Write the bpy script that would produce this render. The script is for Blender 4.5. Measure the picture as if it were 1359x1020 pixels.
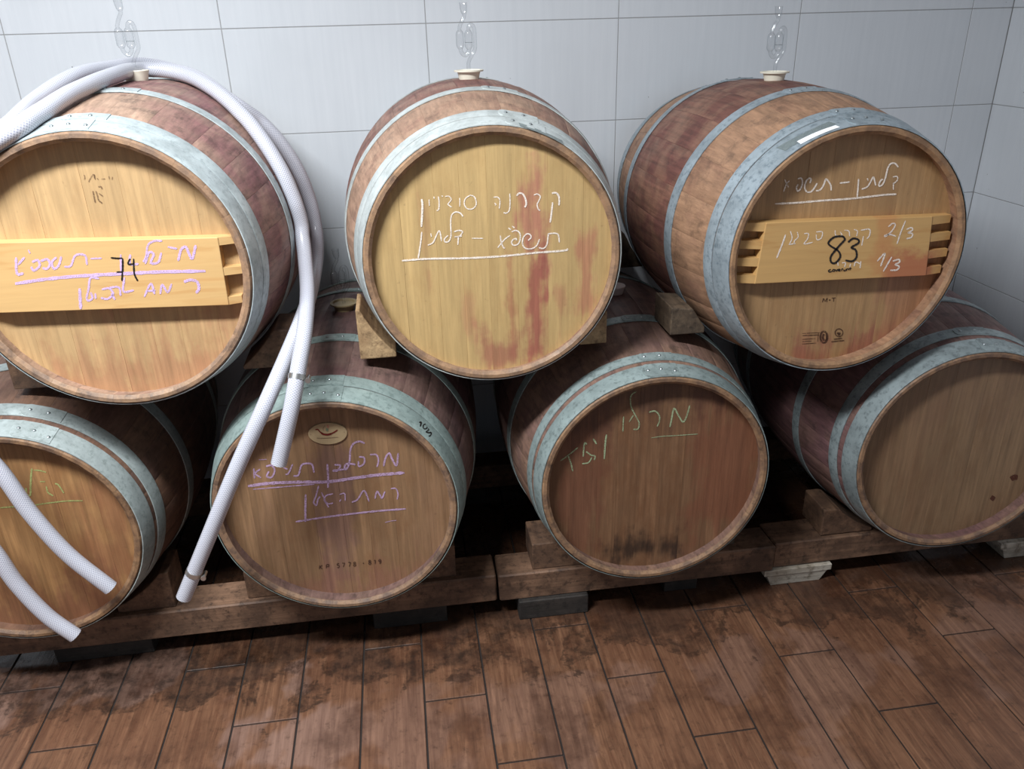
import bpy, bmesh, math, random
import numpy as np
from mathutils import Vector, Matrix

for o in list(bpy.data.objects): bpy.data.objects.remove(o)
scn = bpy.context.scene
COL = scn.collection
PI = math.pi

# ------------------------------------------------------------------ camera
CAM = np.array([-0.1095, -2.6578, 1.5339])
YAW, PITCH, ROLL, FPX = 0.13148, 0.42838, 0.02695, 1055.97
def cam_axes():
    cy, sy, cp, sp = math.cos(YAW), math.sin(YAW), math.cos(PITCH), math.sin(PITCH)
    f = np.array([sy*cp, cy*cp, -sp]); r = np.array([cy, -sy, 0.]); d = np.cross(f, r)
    cr, sr = math.cos(ROLL), math.sin(ROLL)
    return cr*r+sr*d, -sr*r+cr*d, f
AX_R, AX_D, AX_F = cam_axes()
cd = bpy.data.cameras.new('camera'); cam = bpy.data.objects.new('camera', cd); COL.objects.link(cam)
cd.sensor_fit = 'HORIZONTAL'; cd.sensor_width = 36.0; cd.lens = FPX*36.0/1359.0; cd.clip_start = 0.05
M = Matrix.Identity(4)
for i in range(3):
    M[i][0] = AX_R[i]; M[i][1] = -AX_D[i]; M[i][2] = -AX_F[i]; M[i][3] = CAM[i]
cam.matrix_world = M
scn.camera = cam

# ------------------------------------------------------------------ view, world, lights
vs = scn.view_settings
vs.view_transform = 'Standard'; vs.look = 'None'; vs.gamma = 1.0; vs.use_curve_mapping = False
vs.exposure = 0.20
w = bpy.data.worlds.new('world'); scn.world = w; w.use_nodes = True
w.node_tree.nodes['Background'].inputs[0].default_value = (0.80, 0.88, 1.0, 1)
w.node_tree.nodes['Background'].inputs[1].default_value = 0.22
LX, LY, LZ = -1.0, -2.05, 2.66
ld = bpy.data.lights.new('tube_light', 'AREA'); ld.shape = 'RECTANGLE'; ld.size = 1.2; ld.size_y = 0.22
ld.energy = 118; ld.color = (0.93, 0.97, 1.0)
lo = bpy.data.objects.new('tube_light', ld); COL.objects.link(lo); lo.location = (LX, LY, LZ)

# ------------------------------------------------------------------ helpers
def ray(px):
    d = (px[0]-679.5)/FPX*AX_R + (px[1]-510.0)/FPX*AX_D + AX_F
    return d
def at_y(px, y):
    d = ray(px); t = (y-CAM[1])/d[1]; return CAM+t*d
def S(r, g, b):
    f = lambda c: (c/255/12.92) if c/255 <= .04045 else ((c/255+.055)/1.055)**2.4
    return (f(r), f(g), f(b), 1.0)
def tag(o, label=None, cat=None, group=None, kind=None):
    if label: o['label'] = label
    if cat: o['category'] = cat
    if group: o['group'] = group
    if kind: o['kind'] = kind
    return o
def empty(name, loc, rz=0):
    o = bpy.data.objects.new(name, None); COL.objects.link(o); o.location = loc; o.rotation_euler = (0, 0, rz)
    o.empty_display_size = 0.05
    return o
def mesh_obj(name, verts, faces, mat, parent=None, smooth=None, uvs=None):
    me = bpy.data.meshes.new(name); me.from_pydata([tuple(v) for v in verts], [], faces); me.update()
    bm = bmesh.new(); bm.from_mesh(me); bmesh.ops.recalc_face_normals(bm, faces=bm.faces); bm.to_mesh(me); bm.free()
    if smooth is not None:
        me.polygons.foreach_set('use_smooth', [True]*len(me.polygons))
        me.set_sharp_from_angle(angle=math.radians(smooth))
    o = bpy.data.objects.new(name, me); COL.objects.link(o)
    if mat: me.materials.append(mat)
    o.parent = parent
    return o
def box(name, x0, x1, y0, y1, z0, z1, mat, parent=None, bevel=0.0, jit=0.0, seed=0):
    bm = bmesh.new(); rnd = random.Random(seed)
    vs_ = [bm.verts.new((x, y, z)) for x in (x0, x1) for y in (y0, y1) for z in (z0, z1)]
    for f in ((0,1,3,2),(4,6,7,5),(0,4,5,1),(2,3,7,6),(0,2,6,4),(1,5,7,3)): bm.faces.new([vs_[i] for i in f])
    bmesh.ops.recalc_face_normals(bm, faces=bm.faces)
    for v in bm.verts:
        v.co += Vector([rnd.uniform(-jit, jit) for _ in range(3)])
    if bevel: bmesh.ops.bevel(bm, geom=bm.edges[:], offset=bevel, segments=1, affect='EDGES')
    me = bpy.data.meshes.new(name); bm.to_mesh(me); bm.free()
    o = bpy.data.objects.new(name, me); COL.objects.link(o); me.materials.append(mat); o.parent = parent
    return o
def catmull(pts, n=6):
    P = [np.array(p, float) for p in pts]
    if len(P) < 3:
        return [P[0]+(P[-1]-P[0])*k/(n) for k in range(n+1)]
    P = [2*P[0]-P[1]]+P+[2*P[-1]-P[-2]]
    out = []
    for i in range(1, len(P)-2):
        for k in range(n):
            t = k/n; a, b, c, d = P[i-1:i+3]
            out.append(.5*((2*b)+(c-a)*t+(2*a-5*b+4*c-d)*t*t+(3*b-a-3*c+d)*t**3))
    out.append(P[-2]); return out
def frames(path):
    T = []
    for i in range(len(path)):
        t = path[min(i+1, len(path)-1)]-path[max(i-1, 0)]; T.append(t/np.linalg.norm(t))
    ref = np.array([0, 0, 1.]) if abs(T[0][2]) < .9 else np.array([0, 1., 0])
    n = np.cross(T[0], ref); n /= np.linalg.norm(n); out = []
    for t in T:
        n = n-t*(n@t); n /= np.linalg.norm(n); out.append((t, n, np.cross(t, n)))
    return out
def tube(name, path, radii, mat, parent=None, seg=14, cap=True, uv=False, smooth=50):
    path = [np.array(p, float) for p in path]
    if not hasattr(radii, '__len__'): radii = [radii]*len(path)
    fr = frames(path); V = []; F = []
    for p, r, (t, n, b) in zip(path, radii, fr):
        for k in range(seg):
            a = 2*PI*k/seg; V.append(p+r*(math.cos(a)*n+math.sin(a)*b))
    m = len(path)
    for i in range(m-1):
        for k in range(seg):
            F.append((i*seg+k, i*seg+(k+1) % seg, (i+1)*seg+(k+1) % seg, (i+1)*seg+k))
    if cap: F.append(tuple(range(seg))[::-1]); F.append(tuple((m-1)*seg+k for k in range(seg)))
    o = mesh_obj(name, V, F, mat, parent, smooth)
    if uv:
        me = o.data; ul = me.uv_layers.new(name='uv'); L = [0]
        for i in range(1, m): L.append(L[-1]+np.linalg.norm(path[i]-path[i-1]))
        for poly in me.polygons:
            vi = list(poly.vertices); ks = [v % seg for v in vi]; wrap = max(ks)-min(ks) > seg/2
            for li, v in zip(poly.loop_indices, vi):
                k = v % seg
                if wrap and k == 0: k = seg
                ul.data[li].uv = (k/seg, L[v//seg])
    return o
def lathe(name, prof, mat, parent=None, seg=28, smooth=40, loc=(0, 0, 0)):
    V = []; F = []; n = len(prof)
    for r, z in prof:
        for k in range(seg):
            a = 2*PI*k/seg; V.append((loc[0]+r*math.cos(a), loc[1]+r*math.sin(a), loc[2]+z))
    for i in range(n-1):
        for k in range(seg): F.append((i*seg+k, i*seg+(k+1) % seg, (i+1)*seg+(k+1) % seg, (i+1)*seg+k))
    F.append(tuple(range(seg))[::-1]); F.append(tuple((n-1)*seg+k for k in range(seg)))
    return mesh_obj(name, V, F, mat, parent, smooth)

# ------------------------------------------------------------------ materials
class NT:
    def __init__(s, name):
        s.m = bpy.data.materials.new(name); s.m.use_nodes = True; s.t = s.m.node_tree
        s.b = s.t.nodes['Principled BSDF']; s.out = s.t.nodes['Material Output']
    def n(s, typ, **k):
        x = s.t.nodes.new(typ)
        for a, v in k.items(): setattr(x, a, v)
        return x
    def put(s, sock, v):
        if isinstance(v, bpy.types.NodeSocket): s.t.links.new(v, sock)
        else: sock.default_value = v
    def coord(s, kind='Object'): return s.n('ShaderNodeTexCoord').outputs[kind]
    def pos(s): return s.n('ShaderNodeNewGeometry').outputs['Position']
    def rnd(s): return s.n('ShaderNodeObjectInfo').outputs['Random']
    def map(s, vec, scale=(1, 1, 1), loc=(0, 0, 0), rot=(0, 0, 0)):
        x = s.n('ShaderNodeMapping'); s.put(x.inputs['Vector'], vec); s.put(x.inputs['Scale'], scale); s.put(x.inputs['Location'], loc); s.put(x.inputs['Rotation'], rot)
        return x.outputs[0]
    def noise(s, vec, scale, detail=3, rough=.55, dist=0.0):
        x = s.n('ShaderNodeTexNoise'); s.put(x.inputs['Vector'], vec); s.put(x.inputs['Scale'], scale); s.put(x.inputs['Detail'], detail)
        s.put(x.inputs['Roughness'], rough); s.put(x.inputs['Distortion'], dist); return x.outputs['Fac']
    def ramp(s, f, stops):
        x = s.n('ShaderNodeValToRGB'); s.put(x.inputs[0], f); e = x.color_ramp.elements
        e[0].position, e[0].color = stops[0]; e[1].position, e[1].color = stops[-1]
        for p, c in stops[1:-1]: k = e.new(p); k.color = c
        return x.outputs[0]
    def mix(s, f, a, b, mode='MIX'):
        x = s.n('ShaderNodeMix', data_type='RGBA', blend_type=mode); s.put(x.inputs[0], f); s.put(x.inputs[6], a); s.put(x.inputs[7], b); return x.outputs[2]
    def math(s, op, a, b=0.0, c=0.0, clamp=False):
        x = s.n('ShaderNodeMath', operation=op, use_clamp=clamp); s.put(x.inputs[0], a); s.put(x.inputs[1], b); s.put(x.inputs[2], c); return x.outputs[0]
    def rng(s, v, a, b, c=0.0, d=1.0, smooth=True):
        x = s.n('ShaderNodeMapRange'); x.interpolation_type = 'SMOOTHSTEP' if smooth else 'LINEAR'
        s.put(x.inputs[0], v); s.put(x.inputs[1], a); s.put(x.inputs[2], b); s.put(x.inputs[3], c); s.put(x.inputs[4], d); return x.outputs[0]
    def xyz(s, vec):
        x = s.n('ShaderNodeSeparateXYZ'); s.put(x.inputs[0], vec); return x.outputs
    def addv(s, a, b):
        x = s.n('ShaderNodeVectorMath', operation='ADD'); s.put(x.inputs[0], a); s.put(x.inputs[1], b); return x.outputs[0]
    def comb(s, a, b, c):
        x = s.n('ShaderNodeCombineXYZ'); s.put(x.inputs[0], a); s.put(x.inputs[1], b); s.put(x.inputs[2], c); return x.outputs[0]
    def bump(s, h, strength=.3, dist=.001):
        x = s.n('ShaderNodeBump'); s.put(x.inputs['Height'], h); s.put(x.inputs['Strength'], strength); s.put(x.inputs['Distance'], dist); s.put(s.b.inputs['Normal'], x.outputs[0])
    def set(s, **k):
        for a, v in k.items(): s.put(s.b.inputs[a.replace('_', ' ')], v)
        return s.m

def des(c, k):
    l = .3*c[0]+.55*c[1]+.15*c[2]; return (c[0]+(l-c[0])*k, c[1]+(l-c[1])*k, c[2]+(l-c[2])*k, 1)
def rgb(c, k=1.0): return (c[0]*k, c[1]*k, c[2]*k, 1)

def plain(name, col, rough=.6, metal=0.0, var=.15, scale=30):
    t = NT(name); n = t.noise(t.coord(), scale, 4)
    c = t.mix(n, rgb(col, 1-var), rgb(col, 1+var))
    return t.set(Base_Color=c, Roughness=rough, Metallic=metal)

def chalk_mat(name, col, cover=.62):
    t = NT(name); n = t.noise(t.coord(), 420, 3, .7); cover = cover*1.15; n2 = t.noise(t.coord(), 60, 2)
    t.set(Base_Color=col, Roughness=.9)
    a = t.math('MULTIPLY', t.rng(n, .28, .52), t.rng(n2, .25, .6, cover*.75, min(1, cover*1.2)))
    t.put(t.b.inputs['Alpha'], a); return t.m

def stave_mat(name, tan, stain, mid=.7, front=.1, side=0.0, rear=.2, dirt=.3):
    """oak staves: grain runs along local Y; wine stain between the bilge hoops, grime patches"""
    tan = des(tan, .22); stain = des(stain, .3)
    t = NT(name); c = t.coord(); r = t.rnd(); x, y, z = t.xyz(c)
    off = t.addv(c, t.comb(t.math('MULTIPLY', r, 7.0), t.math('MULTIPLY', r, 3.0), 0.0))
    g = t.noise(t.map(off, (1, .05, 1)), 90, 5, .65)
    blot = t.noise(off, 9, 4, .6, .4); fine = t.noise(t.map(off, (1, .25, 1)), 160, 3, .7)
    g = t.rng(g, .28, .72, 0, 1, False)
    base = t.mix(g, rgb(tan, .58), rgb(tan, 1.22))
    base = t.mix(t.rng(r, 0, 1, 0, .35, False), base, rgb(tan, .66))
    base = t.mix(t.rng(fine, .5, .75, 0, .35), base, rgb(tan, .5))
    d = t.math('ADD', y, .475)
    mz = t.math('MULTIPLY', t.rng(d, .262, .285), t.rng(d, .665, .69, 1, 0))
    fz = t.rng(d, .26, .285, 1, 0); rz = t.rng(d, .665, .69)
    m = t.math('ADD', t.math('MULTIPLY', mz, mid), t.math('MULTIPLY', fz, front))
    m = t.math('ADD', m, t.math('MULTIPLY', rz, rear))
    m = t.math('ADD', m, t.math('MULTIPLY', t.math('MULTIPLY', fz, t.rng(x, -.02, .24)), side))
    m = t.math('ADD', m, t.rng(blot, .35, .7, -.28, .28), clamp=True)
    m = t.math('ADD', m, t.rng(r, 0, 1, -.12, .12, False), clamp=True)
    endg = t.rng(d, .003, .012, 1, 0); m = t.math('MULTIPLY', m, t.rng(endg, 0, 1, 1, .25))
    sc = t.mix(g, rgb(stain, .55), rgb(stain, 1.35))
    col = t.mix(m, base, sc)
    col = t.mix(t.math('MULTIPLY', endg, .6), col, S(158, 122, 84))
    col = t.mix(t.math('MULTIPLY', endg, t.rng(t.noise(c, 30, 5, .7), .38, .66, .1, .85)), col, rgb(tan, .42))
    gr = t.rng(t.noise(off, 22, 5, .72), .5, .7, 0, dirt*1.25)
    col = t.mix(gr, col, S(52, 42, 38))
    t.bump(g, .35, .0012)
    return t.set(Base_Color=col, Roughness=t.rng(blot, .3, .7, .5, .72))

def head_mat(name, col, stains=(), contrast=1.0, dark=None, dirt=.3):
    """head boards: grain runs along local Z; each stain is (x0,x1,z0,z1,colour,strength,softness)"""
    col = des(col, .2); stains = [q[:4]+(des(q[4], .22),)+q[5:] for q in stains]
    t = NT(name); c = t.coord(); r = t.rnd(); x, y, z = t.xyz(c)
    off = t.addv(c, t.comb(t.math('MULTIPLY', r, 5.0), t.math('MULTIPLY', r, 9.0), t.math('MULTIPLY', r, 3.0)))
    g = t.noise(t.map(off, (1, 1, .045)), 95, 6, .68, .3); g2 = t.noise(t.map(off, (1, 1, .12)), 22, 4, .6, 1.2)
    k = .42*contrast; g = t.rng(g, .28, .72, 0, 1, False)
    mot = t.noise(t.map(off, (1, 1, .5)), 16, 5, .68)
    base = t.mix(g, rgb(col, 1-k*1.1), rgb(col, 1+k*.7))
    base = t.mix(t.rng(g2, .35, .7, .0, .55*contrast), base, dark or rgb(col, .58))
    base = t.mix(t.rng(r, 0, 1, 0, .26*contrast, False), base, rgb(col, .62)); base = t.mix(t.rng(mot, .42, .72, 0, .5*contrast), base, rgb((col[0]*.62, col[1]*.5, col[2]*.42)))
    wob = t.noise(t.map(off, (1, 1, .18)), 34, 4, .6); wob2 = t.noise(c, 11, 4, .6)
    for (x0, x1, z0, z1, sc, st, soft) in stains:
        dx = t.math('SUBTRACT', t.math('ABSOLUTE', t.math('SUBTRACT', x, (x0+x1)/2)), (x1-x0)/2)
        dz = t.math('SUBTRACT', t.math('ABSOLUTE', t.math('SUBTRACT', z, (z0+z1)/2)), (z1-z0)/2)
        m = t.math('MAXIMUM', dx, t.math('MULTIPLY', dz, .45))
        m = t.math('ADD', m, t.rng(wob, .3, .7, -soft, soft, False)); m = t.math('ADD', m, t.rng(wob2, .3, .7, -soft, soft, False))
        f = t.math('MULTIPLY', t.rng(m, soft, -soft), st)
        base = t.mix(f, base, t.mix(g, rgb(sc, .7), rgb(sc, 1.2)))
    sp = t.rng(t.noise(off, 60, 5, .75), .62, .8, 0, dirt*1.6); base = t.mix(sp, base, S(60, 38, 24))
    t.bump(g, .25, .0008)
    return t.set(Base_Color=base, Roughness=.52)

def hoop_mat(name, col, dark, patch=.5, metal=.22):
    t = NT(name); c = t.coord(); r = t.rnd()
    off = t.addv(c, t.comb(t.math('MULTIPLY', r, 5.0), 0.0, t.math('MULTIPLY', r, 8.0)))
    n = t.noise(off, 14, 5, .65); n2 = t.noise(off, 75, 4, .7)
    col = des(col, .3); b = t.mix(t.rng(n, .32, .68, 0, 1), rgb(col, 1.1), rgb(col, .74)); b = t.mix(t.rng(n2, .47, .7, 0, patch*1.5), b, dark)
    sc = t.noise(t.map(c, (1, .2, 1)), 12, 4); b = t.mix(t.rng(sc, .62, .75, 0, patch*.7), b, dark)
    t.bump(n2, .15, .0006)
    return t.set(Base_Color=b, Roughness=t.rng(n, .3, .7, .36, .58), Metallic=metal)

def block_mat(name, col, dark, axis='y', wet=.3):
    t = NT(name); c = t.pos(); r = t.rnd(); sc = {'x': (.06, 1, 1), 'y': (1, .06, 1)}[axis]
    off = t.addv(c, t.comb(t.math('MULTIPLY', r, 5.0), t.math('MULTIPLY', r, 3.0), t.math('MULTIPLY', r, 8.0)))
    g = t.noise(t.map(off, sc), 70, 5, .65, .3); n = t.noise(off, 9, 5, .65)
    col = des(col, .12); g = t.rng(g, .28, .72, 0, 1, False); b = t.mix(g, rgb(col, .5), rgb(col, 1.2)); b = t.mix(t.rng(n, .36, .64, 0, wet+.5), b, dark)
    b = t.mix(t.rng(t.noise(off, 45, 4, .7), .48, .7, 0, .75), b, rgb(dark, .5))
    t.bump(g, .4, .0015); return t.set(Base_Color=b, Roughness=.68)

def tile_mat():
    t = NT('wall_tile_white'); c = t.pos(); r = t.rnd()
    st = t.noise(t.map(c, (1, 1, .05)), 55, 4, .6); n = t.noise(c, 3.0, 4)
    b = t.mix(st, S(205, 209, 214), S(221, 224, 228)); b = t.mix(t.rng(n, .4, .75, 0, .2), b, S(188, 192, 196))
    b = t.mix(t.rng(r, 0, 1, 0, .16, False), b, S(190, 196, 204))
    sp = t.rng(t.noise(c, 48, 2, .5), .76, .8, 0, .7); b = t.mix(sp, b, S(70, 68, 66))
    return t.set(Base_Color=b, Roughness=.34)
def plank_mat():
    t = NT('floor_plank_brown'); c = t.pos(); r = t.rnd(); x, y, z = t.xyz(c)
    off = t.addv(c, t.comb(t.math('MULTIPLY', r, 11.0), t.math('MULTIPLY', r, 17.0), 0.0))
    g = t.noise(t.map(off, (1, .06, 1)), 75, 6, .68, .6); rg = t.noise(t.map(off, (1, .14, 1)), 26, 3, .6, 2.5)
    g = t.rng(g, .25, .75, 0, 1, False); base = t.mix(g, S(60, 38, 26), S(142, 102, 76)); base = t.mix(t.rng(rg, .4, .7, 0, .5), base, S(84, 52, 36))
    base = t.mix(t.rng(r, 0, 1, 0, .3, False), base, S(104, 68, 50))
    # pale dried residue
    n1 = t.noise(t.addv(c, (3.1, 1.7, 0)), 3.2, 4, .55, .3)
    res = t.math('MULTIPLY', t.rng(n1, .54, .6), t.rng(x, -.5, -.2, .75, .32)); base = t.mix(res, base, t.mix(g, S(104, 78, 68), S(148, 118, 104)))
    # grime and wet film along the beam
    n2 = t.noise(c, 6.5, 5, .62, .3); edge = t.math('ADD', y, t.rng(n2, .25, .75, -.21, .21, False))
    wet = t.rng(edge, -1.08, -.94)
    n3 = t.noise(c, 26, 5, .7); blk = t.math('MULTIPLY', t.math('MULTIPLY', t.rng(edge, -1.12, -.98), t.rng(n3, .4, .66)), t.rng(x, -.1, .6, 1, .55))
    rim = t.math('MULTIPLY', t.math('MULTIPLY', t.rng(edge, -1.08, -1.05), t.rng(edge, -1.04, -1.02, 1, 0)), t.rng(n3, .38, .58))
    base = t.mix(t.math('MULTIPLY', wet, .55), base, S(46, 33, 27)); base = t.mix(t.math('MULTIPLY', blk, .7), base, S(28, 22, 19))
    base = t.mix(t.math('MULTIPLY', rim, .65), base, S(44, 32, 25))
    n4 = t.noise(t.addv(c, (9, 4, 0)), 5, 5, .65); base = t.mix(t.rng(n4, .47, .68, 0, .6), base, S(60, 36, 25)); n5 = t.noise(t.addv(c, (5, 8, 0)), 38, 5, .75); base = t.mix(t.rng(n5, .52, .74, 0, .6), base, S(48, 30, 22))
    rough = t.mix(wet, (.42, .42, .42, 1), t.mix(t.rng(n2, .45, .55), (.10, .10, .10, 1), (.4, .4, .4, 1)))
    t.bump(g, .25, .0012)
    return t.set(Base_Color=base, Roughness=rough)
def hose_mat():
    t = NT('braided_hose_white'); uv = t.coord('UV'); u, v, _ = t.xyz(uv)
    def wave(sgn):
        ph = t.math('ADD', t.math('MULTIPLY', u, 14*2*PI), t.math('MULTIPLY', v, sgn*2*PI/.0052)); return t.math('SINE', ph)
    a = t.math('MAXIMUM', wave(1), wave(-1)); m = t.rng(a, .35, .85)
    b = t.mix(m, S(160, 161, 174), S(204, 205, 212))
    t.bump(m, .3, .0005)
    return t.set(Base_Color=b, Roughness=.3, Subsurface_Weight=.0, Coat_Weight=.35, Coat_Roughness=.18)
def clear_mat():
    t = NT('clear_plastic'); lw = t.n('ShaderNodeLayerWeight'); lw.inputs[0].default_value = .32
    tr = t.n('ShaderNodeBsdfTransparent'); t.put(tr.inputs[0], t.ramp(lw.outputs['Facing'], [(.0, (.98, .983, .985, 1)), (.45, (.89, .90, .905, 1)), (.75, (.50, .52, .54, 1)), (1.0, (.20, .22, .24, 1))]))
    gl = t.n('ShaderNodeBsdfGlossy'); gl.inputs['Color'].default_value = (.9, .92, .94, 1); gl.inputs['Roughness'].default_value = .09
    mx = t.n('ShaderNodeMixShader'); f = t.rng(lw.outputs['Facing'], .2, 1.0, .07, .38)
    t.put(mx.inputs[0], f); t.t.links.new(tr.outputs[0], mx.inputs[1]); t.t.links.new(gl.outputs[0], mx.inputs[2]); t.t.links.new(mx.outputs[0], t.out.inputs[0])
    return t.m

MT = dict(
    tile=tile_mat(), grout=plain('tile_grout_grey', S(158, 158, 158), .9), plank=plank_mat(),
    fgrout=plain('floor_grout_dark', S(34, 26, 22), .8), ceil=plain('ceiling_paint', S(225, 226, 226), .9, var=.03),
    hose=hose_mat(), clear=clear_mat(), steel=plain('clamp_steel', S(190, 190, 188), .28, .9, .1, 60),
    fitting=plain('hose_end_plastic', S(206, 203, 204), .45, 0, .05),
    silicone=plain('bung_silicone', S(232, 226, 208), .5, 0, .06, 40), bung_dim=plain('bung_shade_toned', S(150, 132, 98), .55, 0, .12, 30),  # second bung colour is darkened to carry the shade between the upper barrels
    pinkbung=plain('bung_pinkish', S(206, 186, 180), .5, 0, .1, 30),
    rivet=plain('rivet_zinc', S(170, 178, 180), .35, .8, .1, 80),
    white=chalk_mat('chalk_white', S(238, 226, 214), 1.0), faint=chalk_mat('chalk_white_faint', S(232, 212, 186), .62),
    lilac=chalk_mat('chalk_lilac', S(200, 172, 214), .85), lilac2=chalk_mat('chalk_lilac_dull', S(180, 150, 182), .72),
    green=chalk_mat('chalk_green', S(152, 166, 130), .72), green2=chalk_mat('chalk_green_dull', S(156, 162, 100), .8),
    ink=plain('marker_black', S(26, 20, 18), .5), brand=chalk_mat('burnt_brand', S(70, 42, 26), .8), brandf=chalk_mat('burnt_brand_faint', S(92, 66, 46), .5),
    sticker=plain('sticker_white', S(250, 250, 250), .35, 0, .02), scuff=chalk_mat('dark_scuff', S(120, 130, 130), .7),
    stain=chalk_mat('wine_drip', S(84, 44, 30), 1.0),
    plaque=plain('plaque_beige', S(168, 146, 112), .5, 0, .08, 90), red=plain('emblem_red', S(104, 22, 20), .4, 0, .1),
    emb=plain('emblem_print', S(128, 104, 82), .6), emb_pink=plain('emblem_pink', S(176, 116, 100), .6), emb_green=plain('emblem_green', S(112, 122, 98), .6),
    beam=block_mat('beam_wood', S(134, 98, 72), S(70, 50, 38), 'x'), wedge=block_mat('wedge_wood', S(126, 92, 66), S(72, 52, 40), 'y'),
    wedge_l=block_mat('wedge_wood_light', S(184, 150, 104), S(126, 94, 64), 'y', .1), wedge_d=block_mat('wedge_wood_dark', S(112, 92, 70), S(62, 50, 40), 'y'),
    support=block_mat('support_wood_wet', S(58, 51, 46), S(28, 25, 23), 'x', .4), support_w=block_mat('support_block_pale', S(196, 186, 170), S(136, 122, 104), 'x', .15),
    bar=head_mat('crossbar_pine', S(222, 172, 110), (), .0), fixture=plain('fixture_enamel', S(235, 235, 235), .4, 0, .03),
)
def bar_mat(name, col, stains=()):
    t = NT(name); c = t.coord(); x, y, z = t.xyz(c)
    g = t.noise(t.map(c, (.05, 1, 1)), 85, 5, .62, .5); g2 = t.noise(t.map(c, (.12, 1, 1)), 30, 3, .6, 1.4)
    b = t.mix(g, rgb(col, .84), rgb(col, 1.12)); b = t.mix(t.rng(g2, .52, .72, 0, .42), b, rgb((col[0]*.78, col[1]*.6, col[2]*.45)))
    for (x0, x1, z0, z1, sc, st, soft) in stains:
        dx = t.math('SUBTRACT', t.math('ABSOLUTE', t.math('SUBTRACT', x, (x0+x1)/2)), (x1-x0)/2)
        dz = t.math('SUBTRACT', t.math('ABSOLUTE', t.math('SUBTRACT', z, (z0+z1)/2)), (z1-z0)/2)
        m = t.math('ADD', t.math('MAXIMUM', dx, dz), t.rng(t.noise(c, 30, 4, .6), .3, .7, -soft, soft, False))
        b = t.mix(t.math('MULTIPLY', t.rng(m, soft, -soft), st), b, sc)
    return t.set(Base_Color=b, Roughness=.55)

# ------------------------------------------------------------------ the setting
XR = 1.954; XL = -2.99; YF = -3.6; ZC = 2.745
TW, TH, GX, GZ = .6, .3032, -1.1913, 1.5328
G2 = .0012
def tile_wall(name, along, lo, hi, first, tw_):
    """tiles set proud of a grout bed; along = 'x' back wall (faces -y) or 'y' right wall (faces -x)"""
    z0 = 0.0; z1 = ZC
    if along == 'x': bed = box(name, lo, hi+.1, .0014, .12, z0, z1, MT['grout'])
    else: bed = box(name, XR+.0014, XR+.12, lo, hi, z0, z1, MT['grout'])
    tag(bed, kind='structure')
    cuts = [lo]+[c for c in np.arange(first-20*tw_, first+20*tw_, tw_) if lo+.01 < c < hi-.01]+[hi]
    zs = [z0]+[c for c in GZ+TH*np.arange(-8, 8) if z0+.005 < c < z1-.005]+[z1]
    cache = {}
    for i in range(len(cuts)-1):
        for j in range(len(zs)-1):
            a, b = cuts[i], cuts[i+1]; c, d = zs[j], zs[j+1]
            if b-a < .02 or d-c < .01: continue
            key = (round(b-a, 4), round(d-c, 4))
            if along == 'x': loc = (a, 0, c)
            else: loc = (XR, a, c)
            if key in cache:
                o = bpy.data.objects.new('wall_tile', cache[key]); COL.objects.link(o)
            else:
                if along == 'x': o = box('wall_tile', G2, b-a-G2, 0, .008, G2, d-c-G2, MT['tile'], bevel=.0009)
                else: o = box('wall_tile', 0, .008, G2, b-a-G2, G2, d-c-G2, MT['tile'], bevel=.0009)
                cache[key] = o.data
            o.location = loc; o.parent = bed
    return bed
tile_wall('wall_back', 'x', XL, XR, GX, TW)
tile_wall('wall_right', 'y', YF, 0.0, -.455, TW)

floor = box('floor', XL, XR+.1, YF, .1, -.06, -.0035, MT['fgrout']); tag(floor, kind='structure')
PW, PL, PX = .1547, .6275, -1.2350
ENDS = (-.957, -1.164, -1.374)
pl_cache = {}
for k in range(-12, 21):
    x0 = PX+PW*k; x1 = x0+PW
    if x0 < XL: continue
    x1 = min(x1, XR-.002)
    if x1-x0 < .02: continue
    e = ENDS[k % 3]
    ys = [YF]+sorted(e+PL*m for m in range(-8, 8) if YF+.05 < e+PL*m < -.03)+[0.0]
    for y0, y1 in zip(ys[:-1], ys[1:]):
        key = (round(x1-x0, 4), round(y1-y0, 4)); g = .0023
        if key in pl_cache:
            o = bpy.data.objects.new('floor_plank', pl_cache[key]); COL.objects.link(o)
        else:
            o = box('floor_plank', g, x1-x0-g, g, y1-y0-g, -.010, 0, MT['plank'], bevel=.0012); pl_cache[key] = o.data
        o.location = (x0, y0, 0); o.parent = floor
ceiling = box('ceiling', XL, XR+.1, YF, .1, ZC, ZC+.08, MT['ceil']); tag(ceiling, kind='structure')

# ceiling light (its lamp is set at the top of the script)
cl = empty('ceiling_light', (LX, LY, ZC)); tag(cl, 'white fluorescent ceiling fixture above the barrels', 'ceiling light')
box('housing', -.64, .64, -.14, .14, -.05, 0, MT['fixture'], cl, .004)

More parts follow.
